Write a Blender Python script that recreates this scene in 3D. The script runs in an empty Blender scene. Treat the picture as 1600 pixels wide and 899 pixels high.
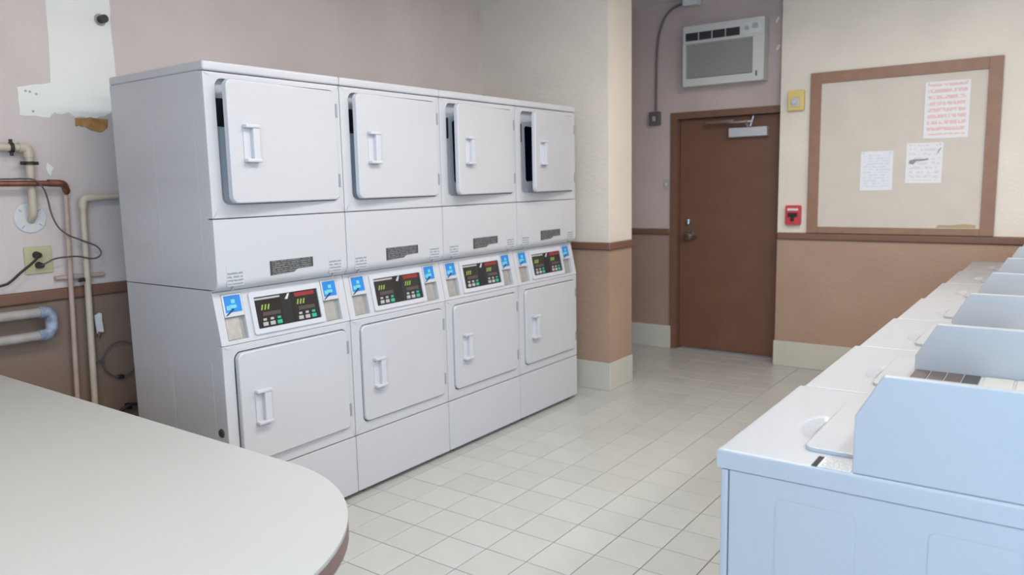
import bpy, bmesh, math, random
from mathutils import Matrix, Vector

random.seed(7)
scene = bpy.context.scene
COL = scene.collection

# ------------------------------------------------------------------ camera
cam_data = bpy.data.cameras.new('camera')
cam = bpy.data.objects.new('camera', cam_data)
COL.objects.link(cam)
CAM_F, CAM_POS = 1204.87, Vector((2.7229, -1.7610, 1.4931))
YAW, PITCH, ROLL = 0.62906, 0.13518, -0.02129
fwd = Vector((-math.sin(YAW) * math.cos(PITCH), math.cos(YAW) * math.cos(PITCH), -math.sin(PITCH)))
rgt = Vector((math.cos(YAW), math.sin(YAW), 0))
upv = rgt.cross(fwd)
r2 = math.cos(ROLL) * rgt + math.sin(ROLL) * upv
u2 = -math.sin(ROLL) * rgt + math.cos(ROLL) * upv
cam.matrix_world = Matrix(((r2.x, u2.x, -fwd.x, CAM_POS.x), (r2.y, u2.y, -fwd.y, CAM_POS.y),
                           (r2.z, u2.z, -fwd.z, CAM_POS.z), (0, 0, 0, 1)))
cam_data.sensor_width = 36.0
cam_data.lens = CAM_F / 1600.0 * 36.0
cam_data.clip_start = 0.02
scene.camera = cam
cam_data.dof.use_dof = True
cam_data.dof.focus_distance = 2.5
cam_data.dof.aperture_fstop = 3.4

# ------------------------------------------------------------------ world, light, exposure
world = bpy.data.worlds.new('sky')
scene.world = world
world.use_nodes = True
wbg = world.node_tree.nodes['Background']
wbg.inputs['Color'].default_value = (0.55, 0.75, 1.0, 1)
wbg.inputs['Strength'].default_value = 3.0
scene.view_settings.view_transform = 'Standard'
scene.view_settings.look = 'None'
scene.view_settings.exposure = 0.0
scene.view_settings.gamma = 1.0
scene.view_settings.use_curve_mapping = False


def area(name, loc, target, sx, sy, power, color):
    d = bpy.data.lights.new(name, 'AREA')
    d.shape = 'RECTANGLE'
    d.size, d.size_y, d.energy, d.color = sx, sy, power, color
    o = bpy.data.objects.new(name, d)
    COL.objects.link(o)
    o.location = loc
    o.rotation_euler = (Vector(target) - Vector(loc)).to_track_quat('-Z', 'Y').to_euler()
    return o


# daylight entering by the window in the wall behind the camera
DAY_POWER = 92
area('window_daylight', (3.55, -2.93, 1.55), (3.55, 0, 1.35), 1.5, 1.2, DAY_POWER, (0.24, 0.60, 1.0))
LAMP_POWER = 31
LAMP_COLOR = (1.0, 0.965, 0.93)

# ------------------------------------------------------------------ materials
MATS = {}


def s2l(c):
    return tuple((v / 255 / 12.92) if v / 255 <= 0.04045 else ((v / 255 + 0.055) / 1.055) ** 2.4 for v in c)


def mat(name, color, rough=0.5, metal=0.0, bump=0.0, bscale=60.0, var=0.0, vscale=6.0, rnd=0.0, coat=0.0,
        emit=None, estr=0.0, transmission=0.0):
    if name in MATS:
        return MATS[name]
    m = bpy.data.materials.new(name)
    m.use_nodes = True
    nt = m.node_tree
    b = nt.nodes['Principled BSDF']
    b.inputs['Base Color'].default_value = (*color, 1)
    b.inputs['Roughness'].default_value = rough
    b.inputs['Metallic'].default_value = metal
    b.inputs['Coat Weight'].default_value = coat
    b.inputs['Transmission Weight'].default_value = transmission
    tc = nt.nodes.new('ShaderNodeTexCoord')
    col_socket = None
    if var > 0:
        n = nt.nodes.new('ShaderNodeTexNoise')
        n.inputs['Scale'].default_value = vscale
        n.inputs['Detail'].default_value = 4
        nt.links.new(tc.outputs['Object'], n.inputs['Vector'])
        mr = nt.nodes.new('ShaderNodeMapRange')
        mr.inputs['From Min'].default_value = 0.3
        mr.inputs['From Max'].default_value = 0.7
        mr.inputs['To Min'].default_value = 1 - var
        mr.inputs['To Max'].default_value = 1 + var
        nt.links.new(n.outputs['Fac'], mr.inputs['Value'])
        mx = nt.nodes.new('ShaderNodeVectorMath')
        mx.operation = 'SCALE'
        mx.inputs[0].default_value = color
        nt.links.new(mr.outputs['Result'], mx.inputs['Scale'])
        col_socket = mx.outputs['Vector']
    if rnd > 0:
        oi = nt.nodes.new('ShaderNodeObjectInfo')
        mr = nt.nodes.new('ShaderNodeMapRange')
        mr.inputs['To Min'].default_value = 1 - rnd
        mr.inputs['To Max'].default_value = 1 + rnd
        nt.links.new(oi.outputs['Random'], mr.inputs['Value'])
        mx = nt.nodes.new('ShaderNodeVectorMath')
        mx.operation = 'SCALE'
        if col_socket:
            nt.links.new(col_socket, mx.inputs[0])
        else:
            mx.inputs[0].default_value = color
        nt.links.new(mr.outputs['Result'], mx.inputs['Scale'])
        col_socket = mx.outputs['Vector']
    if col_socket:
        nt.links.new(col_socket, b.inputs['Base Color'])
    if bump > 0:
        n = nt.nodes.new('ShaderNodeTexNoise')
        n.inputs['Scale'].default_value = bscale
        n.inputs['Detail'].default_value = 5
        nt.links.new(tc.outputs['Object'], n.inputs['Vector'])
        bp = nt.nodes.new('ShaderNodeBump')
        bp.inputs['Strength'].default_value = bump
        bp.inputs['Distance'].default_value = 0.01
        nt.links.new(n.outputs['Fac'], bp.inputs['Height'])
        nt.links.new(bp.outputs['Normal'], b.inputs['Normal'])
    if emit:
        b.inputs['Emission Color'].default_value = (*emit, 1)
        b.inputs['Emission Strength'].default_value = estr
    MATS[name] = m
    return m


def two_tone_wall(name, upper, lower, split=1.035):
    """painted wall: light paint above the chair rail, tan below it"""
    m = mat(name, upper, rough=0.62, bump=0.28, bscale=45)
    nt = m.node_tree
    b = nt.nodes['Principled BSDF']
    geo = nt.nodes.new('ShaderNodeNewGeometry')
    sep = nt.nodes.new('ShaderNodeSeparateXYZ')
    nt.links.new(geo.outputs['Position'], sep.inputs[0])
    gt = nt.nodes.new('ShaderNodeMath')
    gt.operation = 'GREATER_THAN'
    gt.inputs[1].default_value = split
    nt.links.new(sep.outputs['Z'], gt.inputs[0])
    mix = nt.nodes.new('ShaderNodeMix')
    mix.data_type = 'RGBA'
    mix.inputs['A'].default_value = (*lower, 1)
    mix.inputs['B'].default_value = (*upper, 1)
    nt.links.new(gt.outputs[0], mix.inputs['Factor'])
    n = nt.nodes.new('ShaderNodeTexNoise')
    n.inputs['Scale'].default_value = 2.2
    n.inputs['Detail'].default_value = 6
    mr = nt.nodes.new('ShaderNodeMapRange')
    mr.inputs['From Min'].default_value = 0.3
    mr.inputs['From Max'].default_value = 0.7
    mr.inputs['To Min'].default_value = 0.94
    mr.inputs['To Max'].default_value = 1.05
    nt.links.new(geo.outputs['Position'], n.inputs['Vector'])
    nt.links.new(n.outputs['Fac'], mr.inputs['Value'])
    mx = nt.nodes.new('ShaderNodeVectorMath')
    mx.operation = 'SCALE'
    nt.links.new(mix.outputs['Result'], mx.inputs[0])
    nt.links.new(mr.outputs['Result'], mx.inputs['Scale'])
    nt.links.new(mx.outputs['Vector'], b.inputs['Base Color'])
    return m


def print_mat(name, paper, ink, rows, uax='X', vax='Z', density=0.5, xs=16.0, margin=0.1, strength=1.0, top=1.0):
    """paper with rows of unreadable print (procedural, from generated coordinates)"""
    if name in MATS:
        return MATS[name]
    m = mat(name, paper, rough=0.6)
    nt = m.node_tree
    b = nt.nodes['Principled BSDF']
    tc = nt.nodes.new('ShaderNodeTexCoord')
    sep = nt.nodes.new('ShaderNodeSeparateXYZ')
    nt.links.new(tc.outputs['Generated'], sep.inputs[0])

    def math_(op, a, b_=None):
        n = nt.nodes.new('ShaderNodeMath')
        n.operation = op
        for i, v in enumerate((a, b_)):
            if v is None:
                continue
            if isinstance(v, (int, float)):
                n.inputs[i].default_value = v
            else:
                nt.links.new(v, n.inputs[i])
        return n.outputs[0]
    u, v = sep.outputs[uax], sep.outputs[vax]
    vr = math_('MULTIPLY', v, rows)
    fr = math_('FRACT', vr)
    line = math_('MULTIPLY', math_('GREATER_THAN', fr, 0.22), math_('LESS_THAN', fr, 0.78))
    comb = nt.nodes.new('ShaderNodeCombineXYZ')
    nt.links.new(math_('MULTIPLY', u, xs), comb.inputs[0])
    nt.links.new(math_('MULTIPLY', v, rows * 1.3), comb.inputs[1])
    no = nt.nodes.new('ShaderNodeTexNoise')
    no.inputs['Scale'].default_value = 1.0
    no.inputs['Detail'].default_value = 3
    nt.links.new(comb.outputs[0], no.inputs['Vector'])
    word = math_('GREATER_THAN', no.outputs['Fac'], 1 - density)
    inm = math_('MULTIPLY', math_('GREATER_THAN', u, margin), math_('LESS_THAN', u, 1 - margin))
    inv = math_('MULTIPLY', math_('GREATER_THAN', v, margin * 0.8), math_('LESS_THAN', v, top - margin * 0.6))
    fac = math_('MULTIPLY', math_('MULTIPLY', line, word), math_('MULTIPLY', inm, inv))
    fac = math_('MULTIPLY', fac, strength)
    mix = nt.nodes.new('ShaderNodeMix')
    mix.data_type = 'RGBA'
    mix.inputs['A'].default_value = (*paper, 1)
    mix.inputs['B'].default_value = (*ink, 1)
    nt.links.new(fac, mix.inputs['Factor'])
    nt.links.new(mix.outputs['Result'], b.inputs['Base Color'])
    return m


M_BEIGE = two_tone_wall('beige_over_tan_paint', (0.78, 0.69, 0.59), (0.42, 0.275, 0.195))
M_MAUVE = two_tone_wall('mauve_light_cast_over_brown', (0.655, 0.56, 0.525), (0.245, 0.165, 0.123))  # mauve cast of the mixed lighting is put into the wall colour
M_RECESS = two_tone_wall('shaded_grey_mauve_paint', (0.60, 0.47, 0.43), (0.36, 0.235, 0.19))  # recess shade and the tint of mixed lighting are put into this colour
M_CEIL = mat('ceiling_white', (0.72, 0.71, 0.70), 0.8, bump=0.2)
M_TILE = mat('cream_floor_tile', (0.49, 0.485, 0.45), 0.28, rnd=0.035, var=0.03, vscale=9, bump=0.03, bscale=25)
M_GROUT = mat('grey_brown_grout', (0.30, 0.27, 0.23), 0.85, bump=0.2, bscale=200)
M_BASE = mat('cream_base_tile', (0.60, 0.575, 0.50), 0.35, var=0.03)
M_BROWN = mat('brown_trim_paint', (0.20, 0.10, 0.065), 0.45, var=0.05, vscale=20)
M_FRAME = mat('brown_board_frame', (0.30, 0.165, 0.105), 0.5, var=0.08, vscale=18)
M_DOOR = mat('brown_door_paint', (0.19, 0.089, 0.055), 0.42, var=0.06, vscale=5, bump=0.03, bscale=120)
M_WHITE = mat('white_enamel', (0.555, 0.55, 0.57), 0.28, coat=0.3, var=0.012, vscale=2.5)
M_WHITE2 = mat('white_plastic', (0.58, 0.58, 0.61), 0.35)
M_DECK = mat('washer_white_enamel', (0.405, 0.41, 0.425), 0.38, coat=0.2)
M_LINER = mat('grey_inner_panel', (0.50, 0.50, 0.52), 0.4)
M_STEEL = mat('brushed_steel', (0.55, 0.54, 0.52), 0.35, metal=0.7, var=0.08, vscale=40)
M_POCKET = mat('grey_coin_pocket', (0.36, 0.35, 0.33), 0.45, metal=0.3)
M_DARK = mat('dark_plastic', (0.015, 0.016, 0.018), 0.35)
M_DRUM = mat('dark_navy_drum', (0.012, 0.02, 0.06), 0.5)
M_DARKGREY = mat('dark_rubber', (0.04, 0.04, 0.045), 0.7)  # own dark grey of the feet, side plug and louvers
M_GAP = mat('grey_gasket', (0.30, 0.30, 0.32), 0.6)
M_BLUE = mat('blue_reader_label', (0.02, 0.22, 0.60), 0.35)
M_BLUE2 = mat('dark_blue_stroke', (0.01, 0.03, 0.15), 0.4)
M_MINT = mat('mint_print', (0.16, 0.56, 0.62), 0.4)
M_GREEN = mat('green_button', (0.03, 0.42, 0.26), 0.4)
M_GREY = mat('grey_button', (0.42, 0.41, 0.40), 0.45)
M_RED = mat('red_strip', (0.27, 0.025, 0.025), 0.4)
M_LED = mat('yellow_green_led', (0.25, 0.35, 0.05), 0.4, emit=(0.55, 0.75, 0.08), estr=0.12)
M_TABLE = mat('off_white_laminate', (0.42, 0.42, 0.395), 0.38, var=0.015, vscale=3)
M_TEDGE = mat('brown_edge_band', (0.19, 0.115, 0.10), 0.45, var=0.08, vscale=25)
M_METAL = mat('chrome', (0.62, 0.62, 0.62), 0.22, metal=1.0)
M_ALU = mat('silver_paint', (0.62, 0.63, 0.65), 0.38, metal=0.25)
M_CREAM = mat('cream_plastic', (0.52, 0.50, 0.45), 0.4)
M_PVC = mat('cream_pvc', (0.56, 0.475, 0.37), 0.4, var=0.06, vscale=15)
M_PAINTPIPE = mat('pink_painted_pipe', (0.50, 0.36, 0.30), 0.5, var=0.08, vscale=15)
M_COPPER = mat('aged_copper', (0.26, 0.11, 0.07), 0.42, metal=0.65, var=0.2, vscale=25)
M_DRAIN = mat('grey_drain_pipe', (0.38, 0.345, 0.32), 0.45, var=0.12, vscale=15)
M_PRIMER = mat('blue_primer_stain', (0.26, 0.30, 0.38), 0.45, var=0.5, vscale=28)
M_PLASTER = mat('bare_white_plaster', (0.84, 0.825, 0.77), 0.8, var=0.02, bump=0.1)
M_TAN = mat('tan_adhesive', (0.42, 0.22, 0.075), 0.75, var=0.3, vscale=30)
M_BLACK = mat('black_cord', (0.02, 0.018, 0.018), 0.5)
M_CORDGREY = mat('dark_grey_cord', (0.10, 0.085, 0.085), 0.5)
M_YELLOWPLATE = mat('yellowed_plate', (0.56, 0.50, 0.30), 0.45)
M_DISC = mat('white_cover_plate', (0.68, 0.68, 0.66), 0.45)
M_TACK = mat('beige_tackboard', (0.66, 0.58, 0.50), 0.75, bump=0.12, bscale=150, var=0.03)
M_YELLOW = mat('yellow_box', (0.72, 0.55, 0.18), 0.45)
M_REDBOX = mat('red_alarm', (0.60, 0.05, 0.06), 0.4)
M_ACWHITE = mat('ac_white', (0.66, 0.64, 0.61), 0.45)
M_ACGRILLE = mat('ac_grille_grey', (0.44, 0.43, 0.40), 0.5)
M_ACGAP = mat('ac_grille_dark', (0.10, 0.10, 0.095), 0.6)
M_ACDARK = mat('ac_louver_dark', (0.05, 0.048, 0.047), 0.5)
M_CONDUIT = mat('painted_conduit', (0.17, 0.13, 0.12), 0.5)
M_BOXGREY = mat('grey_box', (0.13, 0.11, 0.11), 0.5)
M_GLASS = mat('window_glass', (0.9, 0.95, 1.0), 0.02, transmission=1.0)
M_DISPLAY = mat('smoked_display', (0.022, 0.019, 0.019), 0.15)
M_DISPLAY2 = mat('smoked_brown_display', (0.085, 0.065, 0.06), 0.2)
M_WINDOW = mat('dark_console_window', (0.10, 0.075, 0.07), 0.6)
M_RESIDUE = mat('tan_tape_residue', (0.46, 0.36, 0.20), 0.8)
M_LAB_DARK = print_mat('dark_print_label', (0.055, 0.052, 0.055), (0.20, 0.20, 0.20), 7, 'Y', 'Z', 0.55, 18, 0.05)
M_LAB_SMALL = print_mat('small_print_label', (0.54, 0.545, 0.565), (0.16, 0.18, 0.18), 6, 'Y', 'Z', 0.58, 7, 0.03, 0.7, 0.72)
M_LAB_DECK = print_mat('deck_print_label', (0.60, 0.60, 0.58), (0.22, 0.22, 0.22), 9, 'X', 'Y', 0.55, 14, 0.05, 0.8)
M_NOTE_RED = print_mat('red_print_notice', (0.80, 0.77, 0.76), (0.78, 0.36, 0.31), 9, 'X', 'Z', 0.56, 17, 0.07, 0.6)
M_NOTE_TABLE = print_mat('faint_blue_print_notice', (0.80, 0.79, 0.80), (0.42, 0.46, 0.58), 14, 'X', 'Z', 0.5, 8, 0.1, 0.35)
M_NOTE_DARK = print_mat('grey_print_notice', (0.80, 0.78, 0.78), (0.52, 0.46, 0.50), 9, 'X', 'Z', 0.5, 10, 0.08, 0.4)


# ------------------------------------------------------------------ mesh helpers
def box(bm, x0, x1, y0, y1, z0, z1, mtx=None):
    vs = [bm.verts.new((x, y, z)) for x in (x0, x1) for y in (y0, y1) for z in (z0, z1)]
    for f in ((0, 1, 3, 2), (4, 6, 7, 5), (0, 4, 5, 1), (2, 3, 7, 6), (0, 2, 6, 4), (1, 5, 7, 3)):
        bm.faces.new([vs[i] for i in f])
    if mtx is not None:
        bmesh.ops.transform(bm, matrix=mtx, verts=vs)
    return vs


def bevel(bm, w, seg=2, verts=None):
    bmesh.ops.recalc_face_normals(bm, faces=bm.faces)
    edges = [e for e in bm.edges if len(e.link_faces) == 2 and e.calc_face_angle(0) > 0.5]
    if verts is not None:
        vs = set(verts)
        edges = [e for e in edges if e.verts[0] in vs and e.verts[1] in vs]
    bmesh.ops.bevel(bm, geom=edges, offset=w, segments=seg, affect='EDGES', profile=0.5)


def rrect(u0, u1, v0, v1, r, n=6):
    pts = []
    for cu, cv, a0 in ((u1 - r, v1 - r, 0), (u0 + r, v1 - r, 90), (u0 + r, v0 + r, 180), (u1 - r, v0 + r, 270)):
        for i in range(n + 1):
            a = math.radians(a0 + 90 * i / n)
            pts.append((cu + r * math.cos(a), cv + r * math.sin(a)))
    return pts


AX = {'x': lambda u, v, d: (d, u, v), 'y': lambda u, v, d: (u, d, v), 'z': lambda u, v, d: (u, v, d)}


def prism(bm, pts, d0, d1, axis):
    """2D polygon extruded along an axis from d0 to d1"""
    f = AX[axis]
    a = [bm.verts.new(f(u, v, d0)) for u, v in pts]
    b = [bm.verts.new(f(u, v, d1)) for u, v in pts]
    n = len(pts)
    bm.faces.new(a)
    bm.faces.new(b)
    for i in range(n):
        bm.faces.new((a[i], a[(i + 1) % n], b[(i + 1) % n], b[i]))
    return a + b


def ring(bm, outer, inner, d0, d1, axis):
    f = AX[axis]
    n = len(outer)
    L = [[bm.verts.new(f(u, v, d)) for u, v in p] for p, d in ((outer, d0), (outer, d1), (inner, d1), (inner, d0))]
    for k in range(4):
        A, B = L[k], L[(k + 1) % 4]
        for i in range(n):
            bm.faces.new((A[i], A[(i + 1) % n], B[(i + 1) % n], B[i]))


def cyl(bm, p0, p1, r0, r1=None, n=20):
    r1 = r0 if r1 is None else r1
    p0, p1 = Vector(p0), Vector(p1)
    d = (p1 - p0).normalized()
    s = d.orthogonal().normalized()
    t = d.cross(s)
    A = [bm.verts.new(p0 + r0 * (math.cos(2 * math.pi * i / n) * s + math.sin(2 * math.pi * i / n) * t)) for i in range(n)]
    B = [bm.verts.new(p1 + r1 * (math.cos(2 * math.pi * i / n) * s + math.sin(2 * math.pi * i / n) * t)) for i in range(n)]
    bm.faces.new(A)
    bm.faces.new(B)
    for i in range(n):
        bm.faces.new((A[i], A[(i + 1) % n], B[(i + 1) % n], B[i]))
    return A + B


def smooth_path(pts, sub=6):
    P = [Vector(p) for p in pts]
    out = []
    for i in range(len(P) - 1):
        p0, p1, p2, p3 = P[max(i - 1, 0)], P[i], P[i + 1], P[min(i + 2, len(P) - 1)]
        for k in range(sub):
            t = k / sub
            out.append(0.5 * ((2 * p1) + (p2 - p0) * t + (2 * p0 - 5 * p1 + 4 * p2 - p3) * t * t
                              + (3 * p1 - p0 - 3 * p2 + p3) * t ** 3))
    out.append(P[-1])
    return out


def fillet_path(pts, r, n=5):
    P = [Vector(p) for p in pts]
    out = [P[0]]
    for i in range(1, len(P) - 1):
        a, b, c = P[i - 1], P[i], P[i + 1]
        p, q = b + (a - b).normalized() * r, b + (c - b).normalized() * r
        for k in range(n + 1):
            t = k / n
            out.append((1 - t) ** 2 * p + 2 * t * (1 - t) * b + t * t * q)
    out.append(P[-1])
    return out


def tube(bm, path, r, n=10):
    rings = []
    s = None
    for i, p in enumerate(path):
        d = (path[min(i + 1, len(path) - 1)] - path[max(i - 1, 0)]).normalized()
        if s is None:
            s = d.orthogonal().normalized()
        s = (s - d * s.dot(d)).normalized()
        t = d.cross(s)
        rings.append([bm.verts.new(p + r * (math.cos(2 * math.pi * k / n) * s + math.sin(2 * math.pi * k / n) * t)) for k in range(n)])
    for A, B in zip(rings, rings[1:]):
        for k in range(n):
            bm.faces.new((A[k], A[(k + 1) % n], B[(k + 1) % n], B[k]))
    bm.faces.new(rings[0])
    bm.faces.new(rings[-1])


def obj(name, bm, material, parent=None, smooth=False, loc=None):
    bmesh.ops.recalc_face_normals(bm, faces=bm.faces)
    me = bpy.data.meshes.new(name)
    bm.to_mesh(me)
    bm.free()
    me.materials.append(material)
    if smooth:
        for p in me.polygons:
            p.use_smooth = True
        try:
            me.set_sharp_from_angle(angle=math.radians(38))
        except Exception:
            pass
    o = bpy.data.objects.new(name, me)
    COL.objects.link(o)
    if smooth:
        wn = o.modifiers.new('weighted_normals', 'WEIGHTED_NORMAL')
        wn.keep_sharp = True
    if parent is not None:
        o.parent = parent
    if loc is not None:
        o.location = loc
    return o


def bx(name, material, parent, x0, x1, y0, y1, z0, z1, bev=0.0, seg=2):
    bm = bmesh.new()
    box(bm, x0, x1, y0, y1, z0, z1)
    if bev:
        bevel(bm, bev, seg)
    return obj(name, bm, material, parent, smooth=bev > 0)


def plate(name, material, parent, u0, u1, v0, v1, d0, d1, axis, r=0.01, bev=0.0, n=6):
    bm = bmesh.new()
    prism(bm, rrect(u0, u1, v0, v1, r, n), d0, d1, axis)
    if bev:
        bmesh.ops.recalc_face_normals(bm, faces=bm.faces)
        f = 'xyz'.index(axis)
        es = [e for e in bm.edges if abs(e.verts[0].co[f] - d1) < 1e-6 and abs(e.verts[1].co[f] - d1) < 1e-6]
        bmesh.ops.bevel(bm, geom=es, offset=bev, segments=2, affect='EDGES', profile=0.5)
    return obj(name, bm, material, parent, smooth=True)


def empty(name, loc=(0, 0, 0), rotz=0.0):
    o = bpy.data.objects.new(name, None)
    COL.objects.link(o)
    o.location = loc
    o.rotation_euler = (0, 0, rotz)
    o.empty_display_size = 0.05
    return o


def tag(o, label, cat, group=None):
    o['label'] = label
    o['category'] = cat
    if group:
        o['group'] = group
    return o


def struct(o, label=None):
    o['kind'] = 'structure'
    if label:
        o['label'] = label
    return o


def copy_tree(o, parent=None):
    c = o.copy()
    COL.objects.link(c)
    c.parent = parent
    for ch in [k for k in bpy.data.objects if k.parent == o]:
        copy_tree(ch, c)
    return c


# ------------------------------------------------------------------ room shell
CEIL_Z = 2.97
WX = -0.973        # face of the wall behind the dryers
PY = 2.985         # near face of the projecting partition
BY = 4.36          # wall with the notice board
RY = 4.53          # wall with the brown door
EX, RYB = 5.0, -3.0

floor = struct(bx('floor', M_GROUT, None, -1.2, EX + 0.1, RYB - 0.1, 4.75, -0.10, -0.0035),
               'cream square floor tiles with thin grey grout lines')
TS, TG = 0.2, 0.0045
# cross joints are filled with paler grout than the long ones
nt = M_GROUT.node_tree
gb = nt.nodes['Principled BSDF']
g = nt.nodes.new('ShaderNodeNewGeometry')
sp = nt.nodes.new('ShaderNodeSeparateXYZ')
nt.links.new(g.outputs['Position'], sp.inputs[0])


def gm(op, a, v):
    n = nt.nodes.new('ShaderNodeMath')
    n.operation = op
    nt.links.new(a, n.inputs[0])
    n.inputs[1].default_value = v
    return n.outputs[0]


fr_ = nt.nodes.new('ShaderNodeMath')
fr_.operation = 'FRACT'
nt.links.new(gm('DIVIDE', gm('ADD', sp.outputs['X'], 3.95 + 0.005), 0.2), fr_.inputs[0])
gmix = nt.nodes.new('ShaderNodeMix')
gmix.data_type = 'RGBA'
gmix.inputs['A'].default_value = (0.37, 0.36, 0.325, 1)
gmix.inputs['B'].default_value = (0.21, 0.19, 0.165, 1)
nt.links.new(gm('LESS_THAN', fr_.outputs[0], 0.05), gmix.inputs['Factor'])
nt.links.new(gmix.outputs['Result'], gb.inputs['Base Color'])
bm = bmesh.new()
box(bm, TG / 2, TS - TG / 2, TG / 2, TS - TG / 2, -0.012, 0.0)
bmesh.ops.recalc_face_normals(bm, faces=bm.faces)
top_e = [e for e in bm.edges if all(v.co.z > -0.001 for v in e.verts)]
bmesh.ops.bevel(bm, geom=top_e, offset=0.0012, segments=1, affect='EDGES')
tile0 = obj('tile', bm, M_TILE, floor)
tile_mesh = tile0.data
first = True
rest = bmesh.new()
ix0, ix1 = -6, 25
iy0, iy1 = -16, 23
for ix in range(ix0, ix1):
    for iy in range(iy0, iy1):
        x, y = 0.05 + ix * TS, -0.007 + iy * TS
        if x > EX - 0.05 or y < RYB - 0.05 or x + TS < -1.0 or y + TS > 4.64:
            continue
        seen = (-0.15 <= x < 2.1 and 0.15 <= y < 4.5) or (-0.6 <= x < 0.0 and 3.3 <= y < 4.5)
        # hidden under the dryers, washers, inside the walls
        if x < 0.0 and y < 2.7:
            seen = False
        if y >= BY - 0.05 and x > 0.82:
            seen = False
        if seen:
            if first:
                t = tile0
                first = False
            else:
                t = bpy.data.objects.new('tile', tile_mesh)
                COL.objects.link(t)
                t.parent = floor
            t.location = (x, y, random.uniform(-0.0006, 0.0004))
        else:
            box(rest, x + TG / 2, x + TS - TG / 2, y + TG / 2, y + TS - TG / 2, -0.012, -0.0003)
r = obj('tile_field', rest, M_TILE, floor)
r['kind'] = 'stuff'

struct(bx('ceiling', M_CEIL, None, -1.2, EX + 0.1, RYB - 0.1, 4.75, CEIL_Z, CEIL_Z + 0.1), 'plain white ceiling above the room')
wall_back = struct(bx('wall_back', M_MAUVE, None, WX - 0.13, WX, RYB, PY, 0, CEIL_Z),
                   'two tone mauve wall behind the stacked dryers')
wall_part = struct(bx('wall_partition', M_BEIGE, None, WX - 0.13, 0.113, PY, 3.33, 0, CEIL_Z),
                   'projecting beige and tan wall end beside the dryers')
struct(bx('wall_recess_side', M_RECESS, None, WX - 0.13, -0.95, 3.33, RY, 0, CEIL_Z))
DX0, DX1, DZ = -0.125, 0.86, 2.055
bm = bmesh.new()
box(bm, WX - 0.13, DX0, RY, RY + 0.14, 0, CEIL_Z)
box(bm, DX0, 0.99, RY, RY + 0.14, DZ, CEIL_Z)
box(bm, DX1 + 0.03, 0.99, RY, RY + 0.14, 0, DZ)
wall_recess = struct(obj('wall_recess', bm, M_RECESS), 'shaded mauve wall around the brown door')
wall_board = struct(bx('wall_right', M_BEIGE, None, 0.855, EX, BY, RY, 0, CEIL_Z),
                    'beige and tan wall that carries the notice board')
bm = bmesh.new()
W0, W1, WZ0, WZ1 = 2.8, 4.3, 0.95, 2.15
for a in ((WX - 0.13, W0, 0, CEIL_Z), (W1, EX, 0, CEIL_Z), (W0, W1, 0, WZ0), (W0, W1, WZ1, CEIL_Z)):
    box(bm, a[0], a[1], RYB - 0.1, RYB, a[2], a[3])
struct(obj('wall_rear', bm, M_BEIGE))
struct(bx('wall_side', M_BEIGE, None, EX, EX + 0.1, RYB, 4.6, 0, CEIL_Z))
win = struct(empty('window_1', (W0, RYB - 0.05, WZ0)))
bm = bmesh.new()
for a in ((0, 1.5, 0, .05), (0, 1.5, 1.15, 1.2), (0, .05, .05, 1.15), (1.45, 1.5, .05, 1.15), (.725, .775, .05, 1.15)):
    box(bm, a[0], a[1], -0.03, 0.03, a[2], a[3])
obj('window_frame', bm, M_ALU, win)
bx('pane', M_GLASS, win, .05, .725, -.003, .003, .05, 1.15)
bx('pane', M_GLASS, win, .775, 1.45, -.003, .003, .05, 1.15)


# chair rails and cove base tiles
def rail_run(name, pts, label):
    """profiled rail: list of (x0,x1,y0,y1) boxes joined as one run"""
    bm = bmesh.new()
    for x0, x1, y0, y1 in pts:
        vs = box(bm, x0, x1, y0, y1, 1.010, 1.064)
    bevel(bm, 0.010, 3)
    return struct(obj(name, bm, M_BROWN, smooth=True), label)


RP = 0.018
rail_run('trim_1', [(WX, WX + RP, RYB + 0.1, PY - 0.001)], 'brown chair rail along the wall behind the dryers')
rail_run('trim_2', [(WX + RP, 0.113 + RP, PY - RP, PY), (0.113, 0.113 + RP, PY - RP + 0.0005, 3.33)], 'brown chair rail around the partition end')
rail_run('trim_3', [(-0.95, DX0 - 0.001, RY - RP, RY)], 'short brown chair rail left of the door')
rail_run('trim_4', [(0.855, EX - 0.01, BY - RP, BY)], 'brown chair rail under the notice board')


def base_run(name, x0, x1, y0, y1, label):
    bm = bmesh.new()
    box(bm, x0, x1, y0, y1, 0, 0.202)
    bevel(bm, 0.004, 2)
    return struct(obj(name, bm, M_BASE, smooth=True), label)


BP = 0.009
base_run('baseboard_back', WX, WX + BP, RYB + 0.1, PY - BP, 'cream base tile at the wall behind the dryers')
base_run('baseboard_partition', WX + BP, 0.113 + BP, PY - BP, PY, 'cream base tile on the near face of the partition')
base_run('baseboard_partition_end', 0.113, 0.113 + BP, PY, 3.33 + 0.002, 'cream base tile on the end of the partition')
base_run('baseboard_recess', -0.95, DX0 + 0.012, RY - 0.025, RY, 'cream base tile left of the door')
base_run('baseboard_right', 0.846, EX - 0.01, BY - BP, BY, 'cream base tile under the notice board wall')

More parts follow.
